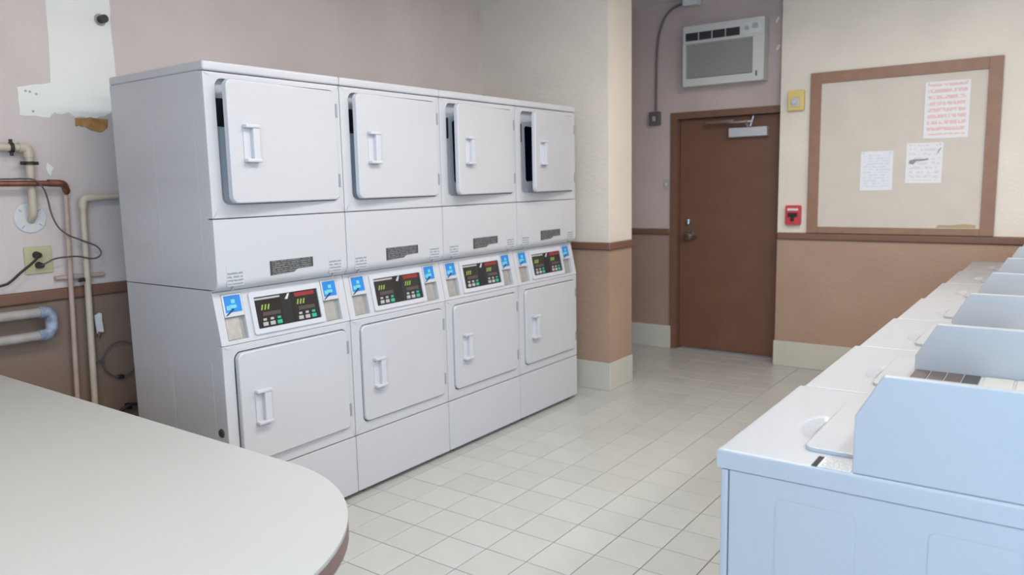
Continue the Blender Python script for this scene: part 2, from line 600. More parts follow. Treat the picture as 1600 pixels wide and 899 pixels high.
# ------------------------------------------------------------------ brown door
door = struct(empty('door_1', (0, RY, 0)), 'plain brown door in the shaded recess')
bm = bmesh.new()
box(bm, DX0, DX0 + 0.062, -0.012, 0.12, 0, DZ)
box(bm, DX1 - 0.03, DX1 + 0.03, -0.012, 0.12, 0, DZ)
box(bm, DX0 + 0.062, DX1 - 0.03, -0.012, 0.12, DZ - 0.055, DZ)
box(bm, DX0 + 0.062, DX1 - 0.03, 0.101, 0.12, DZ - 0.085, DZ - 0.055)
box(bm, DX0 + 0.062, DX0 + 0.09, 0.101, 0.12, 0.0, DZ - 0.085)
box(bm, DX1 - 0.06, DX1 - 0.03, 0.101, 0.12, 0.0, DZ - 0.085)
obj('door_frame', bm, M_FRAME.copy() if False else M_BROWN, door)
bx('door_slab', M_DOOR, door, DX0 + 0.066, DX1 - 0.034, 0.055, 0.10, 0.012, DZ - 0.059, 0.002)
bm = bmesh.new()
prism(bm, [(0.0, 0.0), (0.0, 0.006), (0.02, 0.010), (0.102, 0.010), (0.102, 0.03), (0.12, 0.03), (0.12, 0.0)], DX0 + 0.091, DX1 - 0.061, 'x')
obj('threshold', bm, M_GAP, door)
# knob with rose, and a deadbolt
bm = bmesh.new()
cyl(bm, (0.025, 0.055, 1.0), (0.025, 0.045, 1.0), 0.045, 0.042)
cyl(bm, (0.025, 0.045, 1.0), (0.025, 0.02, 1.0), 0.016)
cyl(bm, (0.025, 0.02, 1.0), (0.025, 0.005, 1.0), 0.024, 0.036)
cyl(bm, (0.025, 0.005, 1.0), (0.025, -0.018, 1.0), 0.036, 0.028)
box(bm, 0.03, 0.11, 0.012, 0.026, 0.985, 1.005)
k = obj('door_knob', bm, M_METAL, door, smooth=True)
k['label'] = 'round chrome door knob'
bm = bmesh.new()
cyl(bm, (0.02, 0.055, 1.125), (0.02, 0.038, 1.125), 0.028, 0.024)
box(bm, 0.014, 0.026, 0.025, 0.04, 1.105, 1.145)
obj('deadbolt', bm, M_METAL, door, smooth=True)['label'] = 'small chrome deadbolt'
cl = bx('door_closer', M_ALU, door, 0.385, 0.70, -0.005, 0.055, 1.825, 1.90, 0.006)
cl['label'] = 'silver door closer body'
bm = bmesh.new()
box(bm, 0.20, 0.44, -0.035, -0.012, 1.942, 1.965)
box(bm, 0.40, 0.60, -0.045, -0.030, 1.935, 1.950)
cyl(bm, (0.575, -0.03, 1.905), (0.60, -0.03, 1.985), 0.010)
cyl(bm, (0.545, 0.02, 1.90), (0.545, -0.045, 1.945), 0.012)
obj('closer_arm', bm, M_METAL, cl, smooth=True)

# ------------------------------------------------------------------ stacked dryers
DW, DD, DH = 0.683, 0.695, 1.983
GW = 0.0015
CONS_B, CONS_T = Vector((0.0, 0, 0.866)), Vector((-0.044, 0, 1.080))
cs = (CONS_T - CONS_B)
CL = cs.length
cs = cs.normalized()
cn = Vector((cs.z, 0, -cs.x))
# local (n, y, s) -> dryer space on the slanted console
CMT = Matrix(((cn.x, 0, cs.x, CONS_B.x), (0, 1, 0, 0), (cn.z, 0, cs.z, CONS_B.z), (0, 0, 0, 1)))


def cbox(name, material, parent, n0, n1, y0, y1, s0, s1, bev=0.0):
    bm = bmesh.new()
    box(bm, n0, n1, y0, y1, s0, s1)
    if bev:
        bevel(bm, bev, 2)
    bmesh.ops.transform(bm, matrix=CMT, verts=bm.verts)
    return obj(name, bm, material, parent, smooth=bev > 0)


def make_handle(parent, y, z):
    """white pull: two flanges and an upright grip; in door space"""
    bm = bmesh.new()
    box(bm, 0.016, 0.022, y - 0.012, y + 0.058, z - 0.072, z + 0.072)
    box(bm, 0.018, 0.044, y - 0.014, y + 0.060, z + 0.060, z + 0.074)
    box(bm, 0.018, 0.044, y - 0.014, y + 0.060, z - 0.074, z - 0.060)
    box(bm, 0.018, 0.040, y + 0.022, y + 0.056, z - 0.062, z + 0.062)
    bevel(bm, 0.004, 2)
    return obj('handle', bm, M_WHITE2, parent, smooth=True)


def make_tumbler(root, z0, z1, opz0, opz1, angle):
    """front ring with recessed opening, drum, and hinged door; z0..z1 the front panel"""
    bm = bmesh.new()
    ring(bm, rrect(GW, DW - GW, z0, z1, 0.003), rrect(0.051, 0.654, opz0 + 0.002, opz1 - 0.002, 0.033), -0.03, 0.0, 'x')
    bmesh.ops.recalc_face_normals(bm, faces=bm.faces)
    es = [e for e in bm.edges if all(v.co.x > -1e-6 and (v.co.y < 0.01 or v.co.y > DW - 0.01) for v in e.verts)]
    bmesh.ops.bevel(bm, geom=es, offset=0.005, segments=2, affect='EDGES', profile=0.5)
    obj('front_panel', bm, M_WHITE, root, smooth=True)
    # recessed inner bulkhead with a round drum mouth
    bm = bmesh.new()
    n = 28
    cy, cz, R = 0.318, (opz0 + opz1) / 2 - 0.005, 0.238
    outer = rrect(0.02, DW - 0.02, z0 + 0.004, z1 - 0.004, 0.02, 6)
    inner = []
    for u, v in outer:
        a = math.atan2(v - cz, u - cy)
        inner.append((cy + R * math.cos(a), cz + R * math.sin(a)))
    ring(bm, outer, inner, -0.034, -0.030, 'x')
    obj('bulkhead', bm, M_LINER, root, smooth=True)
    bm = bmesh.new()
    c = [(cy + R * math.cos(2 * math.pi * i / n), cz + R * math.sin(2 * math.pi * i / n)) for i in range(n)]
    A = [bm.verts.new((-0.036, u, v)) for u, v in c]
    B = [bm.verts.new((-0.40, u, v)) for u, v in c]
    bm.faces.new(B)
    for i in range(n):
        bm.faces.new((A[i], A[(i + 1) % n], B[(i + 1) % n], B[i]))
    obj('drum', bm, M_DRUM, root, smooth=True)
    bm = bmesh.new()
    box(bm, -0.0299, -0.026, 0.056, 0.100, opz1 - 0.185, opz1 - 0.075)
    obj('latch_plate', bm, M_DARK, root)
    # door, origin on the hinge edge
    h = 0.5 * (opz1 - opz0) - 0.007
    zc = 0.5 * (opz0 + opz1)
    bm = bmesh.new()
    prism(bm, rrect(-0.592, 0.0, -h, h, 0.030), -0.006, 0.018, 'x')
    bmesh.ops.recalc_face_normals(bm, faces=bm.faces)
    es = [e for e in bm.edges if all(v.co.x > 0.017 for v in e.verts)]
    bmesh.ops.bevel(bm, geom=es, offset=0.006, segments=3, affect='EDGES', profile=0.5)
    d = obj('door', bm, M_WHITE, root, smooth=True, loc=(-0.006, 0.649, zc))
    d.rotation_euler = (0, 0, math.radians(angle))
    bm = bmesh.new()
    prism(bm, rrect(-0.54, -0.05, -h + 0.05, h - 0.05, 0.08), -0.022, -0.006, 'x')
    obj('liner', bm, M_LINER, d, smooth=True)
    make_handle(d, -0.545 + 0.03, -0.005)
    for hz in (h - 0.085, -h + 0.085):
        bm = bmesh.new()
        box(bm, 0.004, 0.020, -0.008, 0.004, hz - 0.03, hz + 0.03)
        obj('hinge', bm, M_GAP, d)
    return d


def make_dryer(up_angle, low_angle, plug):
    root = empty('stacked_dryer')
    # cabinets: sheet metal shells
    for name, z0, z1, xf in (('upper_cabinet', 1.092, 1.945, -0.03), ('lower_cabinet', 0.022, 1.088, -0.046)):
        bm = bmesh.new()
        t = 0.004
        x0 = -DD
        box(bm, x0, xf, GW, GW + t, z0, z1)
        box(bm, x0, xf, DW - GW - t, DW - GW, z0, z1)
        box(bm, x0, x0 + t, GW + t, DW - GW - t, z0, z1)
        box(bm, x0 + t, xf, GW + t, DW - GW - t, z1 - t, z1)
        box(bm, x0 + t, xf, GW + t, DW - GW - t, z0, z0 + t)
        obj(name, bm, M_WHITE, root)
    # lower cabinet side return up to the front corner (below the console)
    for y0, y1 in ((GW, GW + 0.02), (DW - GW - 0.02, DW - GW)):
        bx('corner_post', M_WHITE, root, -0.046, -0.030, y0, y1, 0.022, 0.866)
    # stamped side panels
    for x0, x1 in ((-0.63, -0.38), (-0.32, -0.08)):
        for z0, z1 in ((1.16, 1.86), (0.10, 0.80)):
            bm = bmesh.new()
            prism(bm, rrect(x0, x1, z0, z1, 0.02, 3), GW, GW - 0.0007, 'y')
            obj('side_panel', bm, M_WHITE, root)
    bx('top_cap', M_WHITE, root, -DD - 0.003, 0.006, 0.0008, DW - 0.0008, 1.945, DH, 0.009, 3)
    make_tumbler(root, 1.376, 1.943, 1.427, 1.922, up_angle)
    # middle panel curling inwards above the console
    prof = [(-0.03, 1.373), (0.0, 1.373), (0.0, 1.128)]
    for i in range(1, 7):
        a = math.radians(90 * i / 6)
        prof.append((-0.046 + 0.046 * math.cos(a), 1.128 - 0.046 * math.sin(a)))
    prof += [(-0.046, 1.0905), (-0.03, 1.0905)]
    bm = bmesh.new()
    prism(bm, prof, GW, DW - GW, 'y')
    bmesh.ops.recalc_face_normals(bm, faces=bm.faces)
    es = [e for e in bm.edges if abs(e.verts[0].co.y - e.verts[1].co.y) < 1e-6 and min(e.verts[0].co.x, e.verts[1].co.x) > -0.045 and max(e.verts[0].co.x, e.verts[1].co.x) > -0.02
          and not (e.verts[0].co.z > 1.37 and e.verts[1].co.z > 1.37)]
    bmesh.ops.bevel(bm, geom=es, offset=0.005, segments=2, affect='EDGES', profile=0.5)
    obj('middle_panel', bm, M_WHITE, root, smooth=True)
    # middle panel stickers
    bm = bmesh.new()
    prism(bm, [(0.253, 1.126), (0.375, 1.130), (0.395, 1.142), (0.481, 1.144), (0.481, 1.187), (0.253, 1.187)], 0.0, 0.0012, 'x')
    obj('rating_label', bm, M_LAB_DARK, root)['label'] = 'dark grey label with tiny print'
    for y0, y1 in ((0.045, 0.122), (0.571, 0.645)):
        bx('instruction_label', M_LAB_SMALL, root, 0.0, 0.001, y0, y1, 1.104, 1.190)
        bm = bmesh.new()
        cyl(bm, (-0.012, (y0 + y1) / 2 - 0.01, 1.094), (-0.006, (y0 + y1) / 2 - 0.01, 1.090), 0.006, n=12)
        obj('screw', bm, M_STEEL, root)
    # slanted console: backing plate, bars around the pockets, bezel
    cbox('console_back', M_POCKET, root, -0.030, -0.016, 0.012, DW - 0.012, 0.0, CL)
    bars = [(0.0, CL, 0.012, 0.036), (0.0, CL, 0.132, 0.544), (0.0, CL, 0.638, DW - 0.012),
            (0.0, 0.016, 0.036, 0.132), (0.0, 0.016, 0.544, 0.638), (CL - 0.012, CL, 0.036, 0.132), (CL - 0.012, CL, 0.544, 0.638)]
    bm = bmesh.new()
    for s0, s1, y0, y1 in bars:
        box(bm, -0.020, 0.0, y0, y1, s0, s1)
    bmesh.ops.transform(bm, matrix=CMT, verts=bm.verts)
    obj('console', bm, M_WHITE, root)
    # end cheeks that close the console wedge towards the cabinet
    for y0, y1 in ((GW, 0.012), (DW - 0.012, DW - GW)):
        bm = bmesh.new()
        prism(bm, [(-0.046, 0.8665), (0.0, 0.8665), (-0.044, 1.0795), (-0.046, 1.0795)], y0, y1, 'y')
        obj('console_cheek', bm, M_WHITE, root)
    for y0, y1 in ((0.036, 0.132), (0.544, 0.638)):
        rd = cbox('card_reader', M_ALU, root, -0.016, 0.003, y0 + 0.002, y1 - 0.002, 0.112, CL - 0.013, 0.002)
        cbox('reader_label', M_BLUE, rd, 0.003, 0.0042, y0 + 0.010, y1 - 0.010, 0.130, CL - 0.020)
        for (a, b_, c, d_) in ((0.016, 0.034, 0.140, 0.158), (0.040, 0.058, 0.166, 0.182), (0.030, 0.062, 0.146, 0.160)):
            cbox('reader_print', M_MINT, rd, 0.0042, 0.0048, y0 + a, y0 + b_, c, d_)
        bm = bmesh.new()
        prism(bm, [(y0 + 0.006, 0.118), (y0 + 0.014, 0.118), (y0 + 0.050, 0.140), (y0 + 0.044, 0.146)], 0.0043, 0.0052, 'x')
        bmesh.ops.transform(bm, matrix=CMT, verts=bm.verts)
        obj('reader_swoosh', bm, M_BLUE2, rd)
        cbox('coin_plate', M_STEEL, root, -0.016, -0.013, y0 + 0.010, y1 - 0.022, 0.020, 0.106)
    # display
    bm = bmesh.new()
    ring(bm, rrect(0.160, 0.536, 0.020, CL - 0.020, 0.010, 3), rrect(0.182, 0.516, 0.042, CL - 0.043, 0.004, 3), -0.002, 0.008, 'x')
    bmesh.ops.transform(bm, matrix=CMT, verts=bm.verts)
    obj('display_bezel', bm, M_WHITE2, root, smooth=True)
    disp = cbox('display', M_DARK, root, -0.002, 0.002, 0.180, 0.518, 0.040, CL - 0.041)
    for hy, red in ((0.186, False), (0.372, True)):
        cbox('display_window', M_DISPLAY, disp, 0.002, 0.003, hy, hy + 0.130, 0.044, CL - 0.046)
        cbox('display_strip', M_RED if red else M_GREY, disp, 0.003, 0.0036, hy + (0.02 if red else 0.0), hy + 0.128, CL - (0.066 if red else 0.056), CL - 0.048)
        for kx in range(3):
            cbox('button', M_GREEN if kx == 2 else M_GREY, disp, 0.003, 0.006, hy + 0.022 + kx * 0.036, hy + 0.047 + kx * 0.036, 0.050, 0.066, 0.001)
            cbox('button', M_GREEN if kx == 2 else M_GREY, disp, 0.003, 0.006, hy + 0.026 + kx * 0.036, hy + 0.043 + kx * 0.036, 0.072, 0.082, 0.001)
        for kx in range(3):
            bm = bmesh.new()
            y = hy + 0.024 + kx * 0.016
            prism(bm, [(y, 0.118), (y + 0.007, 0.118), (y + 0.015, 0.140), (y + 0.008, 0.140)], 0.003, 0.0038, 'x')
            bmesh.ops.transform(bm, matrix=CMT, verts=bm.verts)
            obj('led_digit', bm, M_LED, disp)
        cbox('display_print', M_DISPLAY2, disp, 0.003, 0.0035, hy + 0.03, hy + 0.12, 0.092, 0.108)
    bm = bmesh.new()
    prism(bm, [(0.338, 0.150), (0.352, 0.148), (0.366, 0.172), (0.356, 0.172)], 0.003, 0.0036, 'x')
    bmesh.ops.transform(bm, matrix=CMT, verts=bm.verts)
    obj('display_mark', bm, M_ALU, disp)
    # lower tumbler and kick panel
    make_tumbler(root, 0.303, 0.864, 0.351, 0.836, low_angle)
    bx('kick_panel', M_WHITE, root, -0.03, 0.0, GW, DW - GW, 0.022, 0.299, 0.005)
    for fx in (-0.05, -0.64):
        for fy in (0.06, DW - 0.06):
            bm = bmesh.new()
            cyl(bm, (fx, fy, 0.0), (fx, fy, 0.024), 0.020, 0.016, 14)
            obj('foot', bm, M_DARKGREY, root)
    if plug:
        bm = bmesh.new()
        cyl(bm, (-0.045, GW, 0.500), (-0.045, GW - 0.006, 0.500), 0.019, 0.015, 18)
        obj('side_plug', bm, M_DARKGREY, root, smooth=True)['label'] = 'round dark plug in the side panel'
    return root


dryer_specs = [
    (4.6, 1.0, 'white stacked dryer nearest the folding table, upper door ajar, its side exposed'),
    (3.2, 0.0, 'white stacked dryer second from the folding table, upper door slightly ajar'),
    (6.0, 0.0, 'white stacked dryer third from the folding table, dark gap beside its upper door'),
    (8.5, 0.0, 'white stacked dryer at the far end, next to the partition wall'),
]
for i, (ua, la, lab) in enumerate(dryer_specs):
    d = make_dryer(ua, la, i == 0)
    d.location = (0, i * DW, 0)
    tag(d, lab, 'dryer', 'stacked dryers in a row')

# ------------------------------------------------------------------ washing machines
WP, WW, WD = 0.6215, 0.617, 0.70


def make_washer():
    root = empty('washing_machine')
    bx('cabinet', M_DECK, root, 0.019, WD, 0.002, WW, 0.03, 0.868, 0.002)
    bx('front_panel', M_DECK, root, 0.0, 0.017, 0.0005, WW + 0.0005, 0.03, 0.868, 0.004)
    for x0, x1 in ((0.120, 0.277), (0.405, 0.552)):
        bm = bmesh.new()
        prism(bm, rrect(x0, x1, 0.12, 0.826, 0.012, 3), 0.002, 0.0006, 'y')
        obj('side_panel', bm, M_DECK, root)
    # deck with a finger scoop in front of the lid
    bm = bmesh.new()
    nx, ny = 30, 34
    X0, X1, Y0, Y1, ZT = -0.002, WD + 0.002, 0.0045, WW - 0.0035, 0.912
    xs = [X0 + 0.30 * i / nx for i in range(nx + 1)] + [X1]
    ys = [Y0 + (Y1 - Y0) * j / ny for j in range(ny + 1)]
    grid = []
    for x in xs:
        row = []
        for y in ys:
            e = ((x - 0.145) / 0.040) ** 2 + ((y - 0.265) / 0.085) ** 2
            z = ZT - (0.020 * (1 - e) ** 0.8 if e < 1 and x < 0.148 else 0.0)
            row.append(bm.verts.new((x, y, z)))
        grid.append(row)
    for i in range(len(xs) - 1):
        for j in range(ny):
            bm.faces.new((grid[i][j], grid[i + 1][j], grid[i + 1][j + 1], grid[i][j + 1]))
    border = [grid[i][0] for i in range(len(xs))] + [grid[-1][j] for j in range(1, ny + 1)] + \
             [grid[i][ny] for i in range(len(xs) - 2, -1, -1)] + [grid[0][j] for j in range(ny - 1, 0, -1)]
    cx_, cy_ = 0.35, 0.31
    prev = border
    rim = [(-0.0, -0.0, 0.0)]
    for dx, dz in ((0.003, -0.001), (0.0055, -0.004), (0.0065, -0.008), (0.0065, -0.042)):
        ringv = []
        for v in border:
            ox = -dx if abs(v.co.x - X0) < 1e-6 else (dx if abs(v.co.x - X1) < 1e-6 else 0)
            oy = -dx * 0.7 if abs(v.co.y - Y0) < 1e-6 else (dx * 0.7 if abs(v.co.y - Y1) < 1e-6 else 0)
            ringv.append(bm.verts.new((v.co.x + ox, v.co.y + oy, ZT + dz)))
        n = len(border)
        for i in range(n):
            bm.faces.new((prev[i], prev[(i + 1) % n], ringv[(i + 1) % n], ringv[i]))
        prev = ringv
    bm.faces.new(prev)
    obj('deck', bm, M_DECK, root, smooth=True)
    # raised lid
    lid = plate('lid', M_DECK, root, 0.149, 0.40, 0.088, 0.470, 0.9125, 0.921, 'z', r=0.022, bev=0.003)
    # instruction sticker on the near front of the deck
    st = bx('deck_label', M_LAB_DECK, root, 0.200, 0.262, 0.002, 0.066, 0.912, 0.9128)
    bx('label_bar', M_DISPLAY, st, 0.188, 0.199, 0.002, 0.066, 0.912, 0.9129)
    # control hood: tall side cheek and the lower console behind it
    bm = bmesh.new()
    prism(bm, [(0.265, 0.9125), (0.267, 1.029), (0.314, 1.115), (0.695, 1.115), (0.695, 0.9125)], 0.001, 0.022, 'y')
    bevel(bm, 0.004, 2)
    obj('hood_cheek', bm, M_DECK, root, smooth=True)
    bm = bmesh.new()
    prism(bm, [(0.272, 0.9125), (0.274, 0.980), (0.284, 0.993), (0.695, 0.993), (0.695, 0.9125)], 0.0225, WW - 0.002, 'y')
    con = obj('hood_console', bm, M_CREAM, root)
    for kx in range(4):
        x0 = 0.284 + kx * 0.037
        bx('display_window', M_ACDARK if kx == 3 else M_WINDOW, con, x0, x0 + 0.033, 0.42, WW - 0.006, 0.993, 0.996)
    for x0, x1 in ((0.438, 0.498), (0.504, 0.690)):
        bx('console_panel', M_CREAM, con, x0, x1, 0.42, WW - 0.006, 0.993, 0.9955, 0.001)
    for fx in (0.05, WD - 0.05):
        for fy in (0.05, WW - 0.05):
            bm = bmesh.new()
            cyl(bm, (fx, fy, 0), (fx, fy, 0.032), 0.022, 0.018, 12)
            obj('foot', bm, M_DARKGREY, root)
    return root


wash_labels = [
    'white top loading washer nearest the camera, its whole side panel lit by blue daylight',
    'white top loading washer second in the row from the camera',
    'white top loading washer third in the row from the camera',
    'white top loading washer in the middle of the row of seven',
    'white top loading washer third from the notice board end of the row',
    'white top loading washer second from the notice board end of the row',
    'white top loading washer at the far end, below the notice board',
]
w0 = make_washer()
for i, lab in enumerate(wash_labels):
    w = w0 if i == 0 else copy_tree(w0)
    s = i * WP
    w.location = (2.137 + 0.0125 * i, -0.2 + s, 0)
    tag(w, lab, 'washing machine', 'top loading washers in a row')

# ------------------------------------------------------------------ folding table with a round end
table = tag(empty('folding_table', (0, 0, 0)), 'large off-white folding table with rounded end and brown edge in the foreground', 'table')
TR, TYB = 0.52, -0.575
tcx, tcy = 1.165, TYB - TR
TX0 = -0.955
outline = [(TX0, TYB), (tcx, TYB)]
for i in range(1, 36):
    a = math.radians(90 - 180 * i / 36)
    outline.append((tcx + TR * math.cos(a), tcy + TR * math.sin(a)))
outline += [(tcx, tcy - TR), (TX0, tcy - TR)]
outline = outline[::-1]
bm = bmesh.new()
prism(bm, outline, 0.792, 0.80, 'z')
obj('table_top', bm, M_TABLE, table, smooth=True)
bm = bmesh.new()
inner = []
prism(bm, [(tcx + (x - tcx) * 1.0, y) for x, y in outline], 0.756, 0.7918, 'z')
obj('edge_band', bm, M_TEDGE, table, smooth=True)
for lx in (-0.5, 0.95):
    bm = bmesh.new()
    box(bm, lx - 0.035, lx + 0.035, tcy - 0.035, tcy + 0.035, 0.04, 0.756)
    box(bm, lx - 0.035, lx + 0.035, tcy - 0.35, tcy + 0.35, 0.0, 0.04)
    box(bm, lx - 0.03, lx + 0.03, tcy - 0.33, tcy + 0.33, 0.725, 0.756)
    bevel(bm, 0.006, 2)
    obj('pedestal', bm, M_BROWN, table, smooth=True)

# ------------------------------------------------------------------ notice board and its papers
board = tag(empty('notice_board', (0, BY, 0)), 'large beige notice board in a wide brown frame on the far wall', 'notice board')
bx('tack_panel', M_TACK, board, 1.14, 2.24, -0.012, -0.001, 1.09, 2.19)
for x0, x1, z0, z1 in ((1.080, 1.158, 1.066, 2.252), (2.218, 2.298, 1.066, 2.252), (1.158, 2.218, 2.173, 2.252), (1.158, 2.218, 1.066, 1.113)):
    bx('frame_rail', M_FRAME, board, x0, x1, -0.026, -0.001, z0, z1, 0.003)
bm = bmesh.new()
prism(bm, [(1.95, 1.118), (2.19, 1.118), (2.195, 1.138), (2.12, 1.146), (2.04, 1.136), (1.97, 1.138)], -0.0128, -0.012, 'y')
obj('tape_residue', bm, M_RESIDUE, board)['label'] = 'faint tan tape residue'


def notice(name, x0, x1, z0, z1, tilt, m, label, extra=None):
    e = tag(empty(name, ((x0 + x1) / 2, BY - 0.0128, z0)), label, 'notice', 'papers pinned on the notice board')
    e.rotation_euler = (0, tilt, 0)
    w, h = x1 - x0, z1 - z0
    bm = bmesh.new()
    n = 6
    cols = []
    for i in range(n + 1):
        u = -w / 2 + w * i / n
        lift = -0.0025 * (i / n - 0.5) ** 2 * 4
        cols.append([bm.verts.new((u, lift + dy, zz)) for dy in (0, -0.0006) for zz in (0, h)])
    for a, b in zip(cols, cols[1:]):
        for f in ((0, 1), (2, 3), (0, 2), (1, 3)):
            bm.faces.new((a[f[0]], a[f[1]], b[f[1]], b[f[0]]))
    bm.faces.new((cols[0][0], cols[0][1], cols[0][3], cols[0][2]))
    bm.faces.new((cols[-1][0], cols[-1][1], cols[-1][3], cols[-1][2]))
    obj('sheet', bm, m, e)
    if extra:
        extra(e, w, h)
    return e


def pins(e, w, h):
    for u in (-w / 2 + 0.02, w / 2 - 0.02):
        bm = bmesh.new()
        cyl(bm, (u, -0.002, h - 0.012), (u, -0.010, h - 0.012), 0.005, 0.004, 10)
        obj('push_pin', bm, M_WHITE2, e)


def dark_mark(e, w, h):
    bm = bmesh.new()
    prism(bm, [(-w * .42, h * .50), (-w * .30, h * .47), (-w * .22, h * .55), (-w * .05, h * .56), (w * .12, h * .58), (w * .12, h * .61),
               (-w * .10, h * .60), (-w * .28, h * .60), (-w * .40, h * .57)], -0.0042, -0.0035, 'y')
    obj('printed_heading', bm, M_GAP, e)
    bm = bmesh.new()
    prism(bm, [(w * .33, h * .74), (w * .37, h * .74), (w * .45, h * .86), (w * .42, h * .87)], -0.0046, -0.0039, 'y')
    obj('printed_mark', bm, M_DRAIN, e)
    pins(e, w, h)


def red_extra(e, w, h):
    pins(e, w, h)


notice('notice_sheet', 1.846, 2.118, 1.735, 2.118, 0.0, M_NOTE_RED, 'white notice with red lettering, highest on the notice board', red_extra)
notice('notice_sheet', 1.448, 1.664, 1.382, 1.662, 0.0, M_NOTE_TABLE, 'small white letter sheet with faint blue print, leftmost on the board', pins)
notice('notice_sheet', 1.744, 1.972, 1.428, 1.708, 0.01, M_NOTE_DARK, 'white sheet with a dark heading below the red notice', dark_mark)

# yellow control box and red fire alarm
yb = tag(empty('wall_control', (0.978, BY, 2.06)), 'small yellow wall box beside the notice board corner', 'wall box')
bx('box_body', M_YELLOW, yb, -0.060, 0.060, -0.035, -0.001, -0.072, 0.078, 0.006)
bx('cover', M_CREAM, yb, -0.036, 0.030, -0.042, -0.035, -0.045, 0.025, 0.004)
bm = bmesh.new()
cyl(bm, (-0.01, -0.042, -0.012), (-0.01, -0.052, -0.012), 0.014)
obj('dial', bm, M_WHITE2, yb, smooth=True)
ra = tag(empty('fire_alarm', (0.979, BY, 1.20)), 'small red fire alarm pull station left of the notice board', 'fire alarm')
bm = bmesh.new()
prism(bm, rrect(-0.058, 0.058, -0.075, 0.075, 0.012, 4), -0.001, -0.038, 'y')
bevel(bm, 0.004, 2)
obj('alarm_body', bm, M_REDBOX, ra, smooth=True)
bm = bmesh.new()
box(bm, -0.036, 0.036, -0.050, -0.038, -0.012, 0.018)
box(bm, -0.012, 0.012, -0.054, -0.038, -0.045, 0.0)
bevel(bm, 0.003, 2)
obj('pull_handle', bm, M_DARK, ra, smooth=True)
bx('printed_band', M_DISC, ra, -0.04, 0.04, -0.0392, -0.038, 0.035, 0.052)

# ------------------------------------------------------------------ air conditioner
ac = tag(empty('air_conditioner', (0.030, RY, 2.250)), 'white air conditioner mounted in the wall above the brown door', 'air conditioner')
AW, AH, AF = 0.672, 0.480, -0.12
bx('housing', M_ACWHITE, ac, 0.0, AW, -0.085, -0.001, 0.0, AH, 0.004)
bm = bmesh.new()
ring(bm, rrect(0.0, AW, 0.0, AH, 0.012, 4), rrect(0.026, AW * 0.868, 0.062, AH * 0.70, 0.006, 4), -0.086, AF, 'y')
obj('front_bezel', bm, M_ACWHITE, ac, smooth=True)
bx('grille_back', M_ACGAP, ac, 0.024, AW * 0.87, -0.094, -0.087, 0.060, AH * 0.71)
for k_ in range(20):
    z = 0.070 + k_ * 0.0134
    bx('grille_slat', M_ACGRILLE, ac, 0.026, AW * 0.868, AF + 0.006, -0.096, z, z + 0.0085)
lv = bx('air_outlet', M_ACDARK, ac, 0.026, AW * 0.71, AF - 0.004, AF + 0.004, AH * 0.755, AH * 0.885)
for k_ in range(5):
    z = AH * 0.765 + k_ * 0.0125
    bx('louver', M_DARKGREY, lv, 0.028, AW * 0.708, AF - 0.010, AF - 0.004, z, z + 0.004)
for k_ in range(1, 4):
    u = 0.026 + (AW * 0.71 - 0.026) * k_ / 4
    bx('divider', M_ACGRILLE, lv, u - 0.004, u + 0.004, AF - 0.012, AF - 0.004, AH * 0.757, AH * 0.883)
cp = bx('control_panel', M_DISC, ac, AW * 0.735, AW * 0.965, AF - 0.004, AF + 0.004, AH * 0.76, AH * 0.945, 0.003)
bm = bmesh.new()
cyl(bm, (AW * 0.80, AF - 0.004, AH * 0.845), (AW * 0.80, AF - 0.018, AH * 0.845), 0.016)
obj('dial', bm, M_ACGRILLE, cp, smooth=True)
bx('control_display', M_ACGRILLE, cp, AW * 0.86, AW * 0.925, AF - 0.006, AF - 0.004, AH * 0.83, AH * 0.91)
bx('trim_bar', M_ACWHITE, ac, 0.008, AW - 0.008, AF - 0.008, AF, AH * 0.705, AH * 0.735, 0.003)
bx('badge', M_ACGAP, ac, AW * 0.905, AW * 0.925, AF - 0.002, AF, 0.035, 0.075)

# paint chips beside the air conditioner
for (x, z, a, nm, lb) in ((0.775, 2.50, 0.5, 'plaster_chip', None), (0.765, 2.71, 0.5, 'plaster_chip', None)):
    bm = bmesh.new()
    vs = box(bm, -0.008, 0.008, -0.003, 0.0, -0.022, 0.022)
    c = obj(nm, bm, M_PLASTER, wall_recess, loc=(x, RY - 0.0005, z))
    c.rotation_euler = (0, a, 0)

# conduit with switch box, ceiling box
cond = tag(empty('electrical_conduit', (-0.26, RY, 1.96)), 'dark electrical conduit running from a switch box up to the ceiling', 'conduit')
bm = bmesh.new()
path = smooth_path([(0.005, -0.02, 0.11), (0.006, -0.02, 0.40), (0.012, -0.02, 0.62), (0.03, -0.02, 0.76), (0.075, -0.02, 0.88), (0.15, -0.02, 0.955), (0.27, -0.02, 0.985)])
tube(bm, path, 0.0095)
obj('pipe', bm, M_CONDUIT, cond, smooth=True)
sb = bx('switch_box', M_BOXGREY, cond, -0.055, 0.045, -0.045, -0.001, 0.0, 0.115, 0.004)
bx('switch', M_GREY, sb, -0.015, 0.010, -0.058, -0.045, 0.035, 0.075, 0.002)
cb = tag(empty('ceiling_junction_box', (0.085, RY - 0.06, CEIL_Z)), 'small white junction box at the ceiling end of the conduit', 'junction box')
bx('box_body', M_CEIL, cb, -0.055, 0.055, -0.055, 0.055, -0.065, -0.0005, 0.004)
bx('cover', M_CEIL, cb, -0.062, 0.062, -0.062, -0.055, -0.070, -0.0005, 0.002)
# small pale switch left of the door
dsw = tag(empty('light_switch', (-0.165, RY, 1.45)), 'small pale wall switch just left of the brown door frame', 'switch')
bx('switch_plate', M_ACGRILLE, dsw, -0.03, 0.03, -0.006, -0.0005, -0.045, 0.045, 0.002)
bx('toggle', M_DISC, dsw, -0.006, 0.006, -0.016, -0.006, -0.012, 0.012)

# ------------------------------------------------------------------ wall left of the dryers: patches
WXF = WX + 0.0005


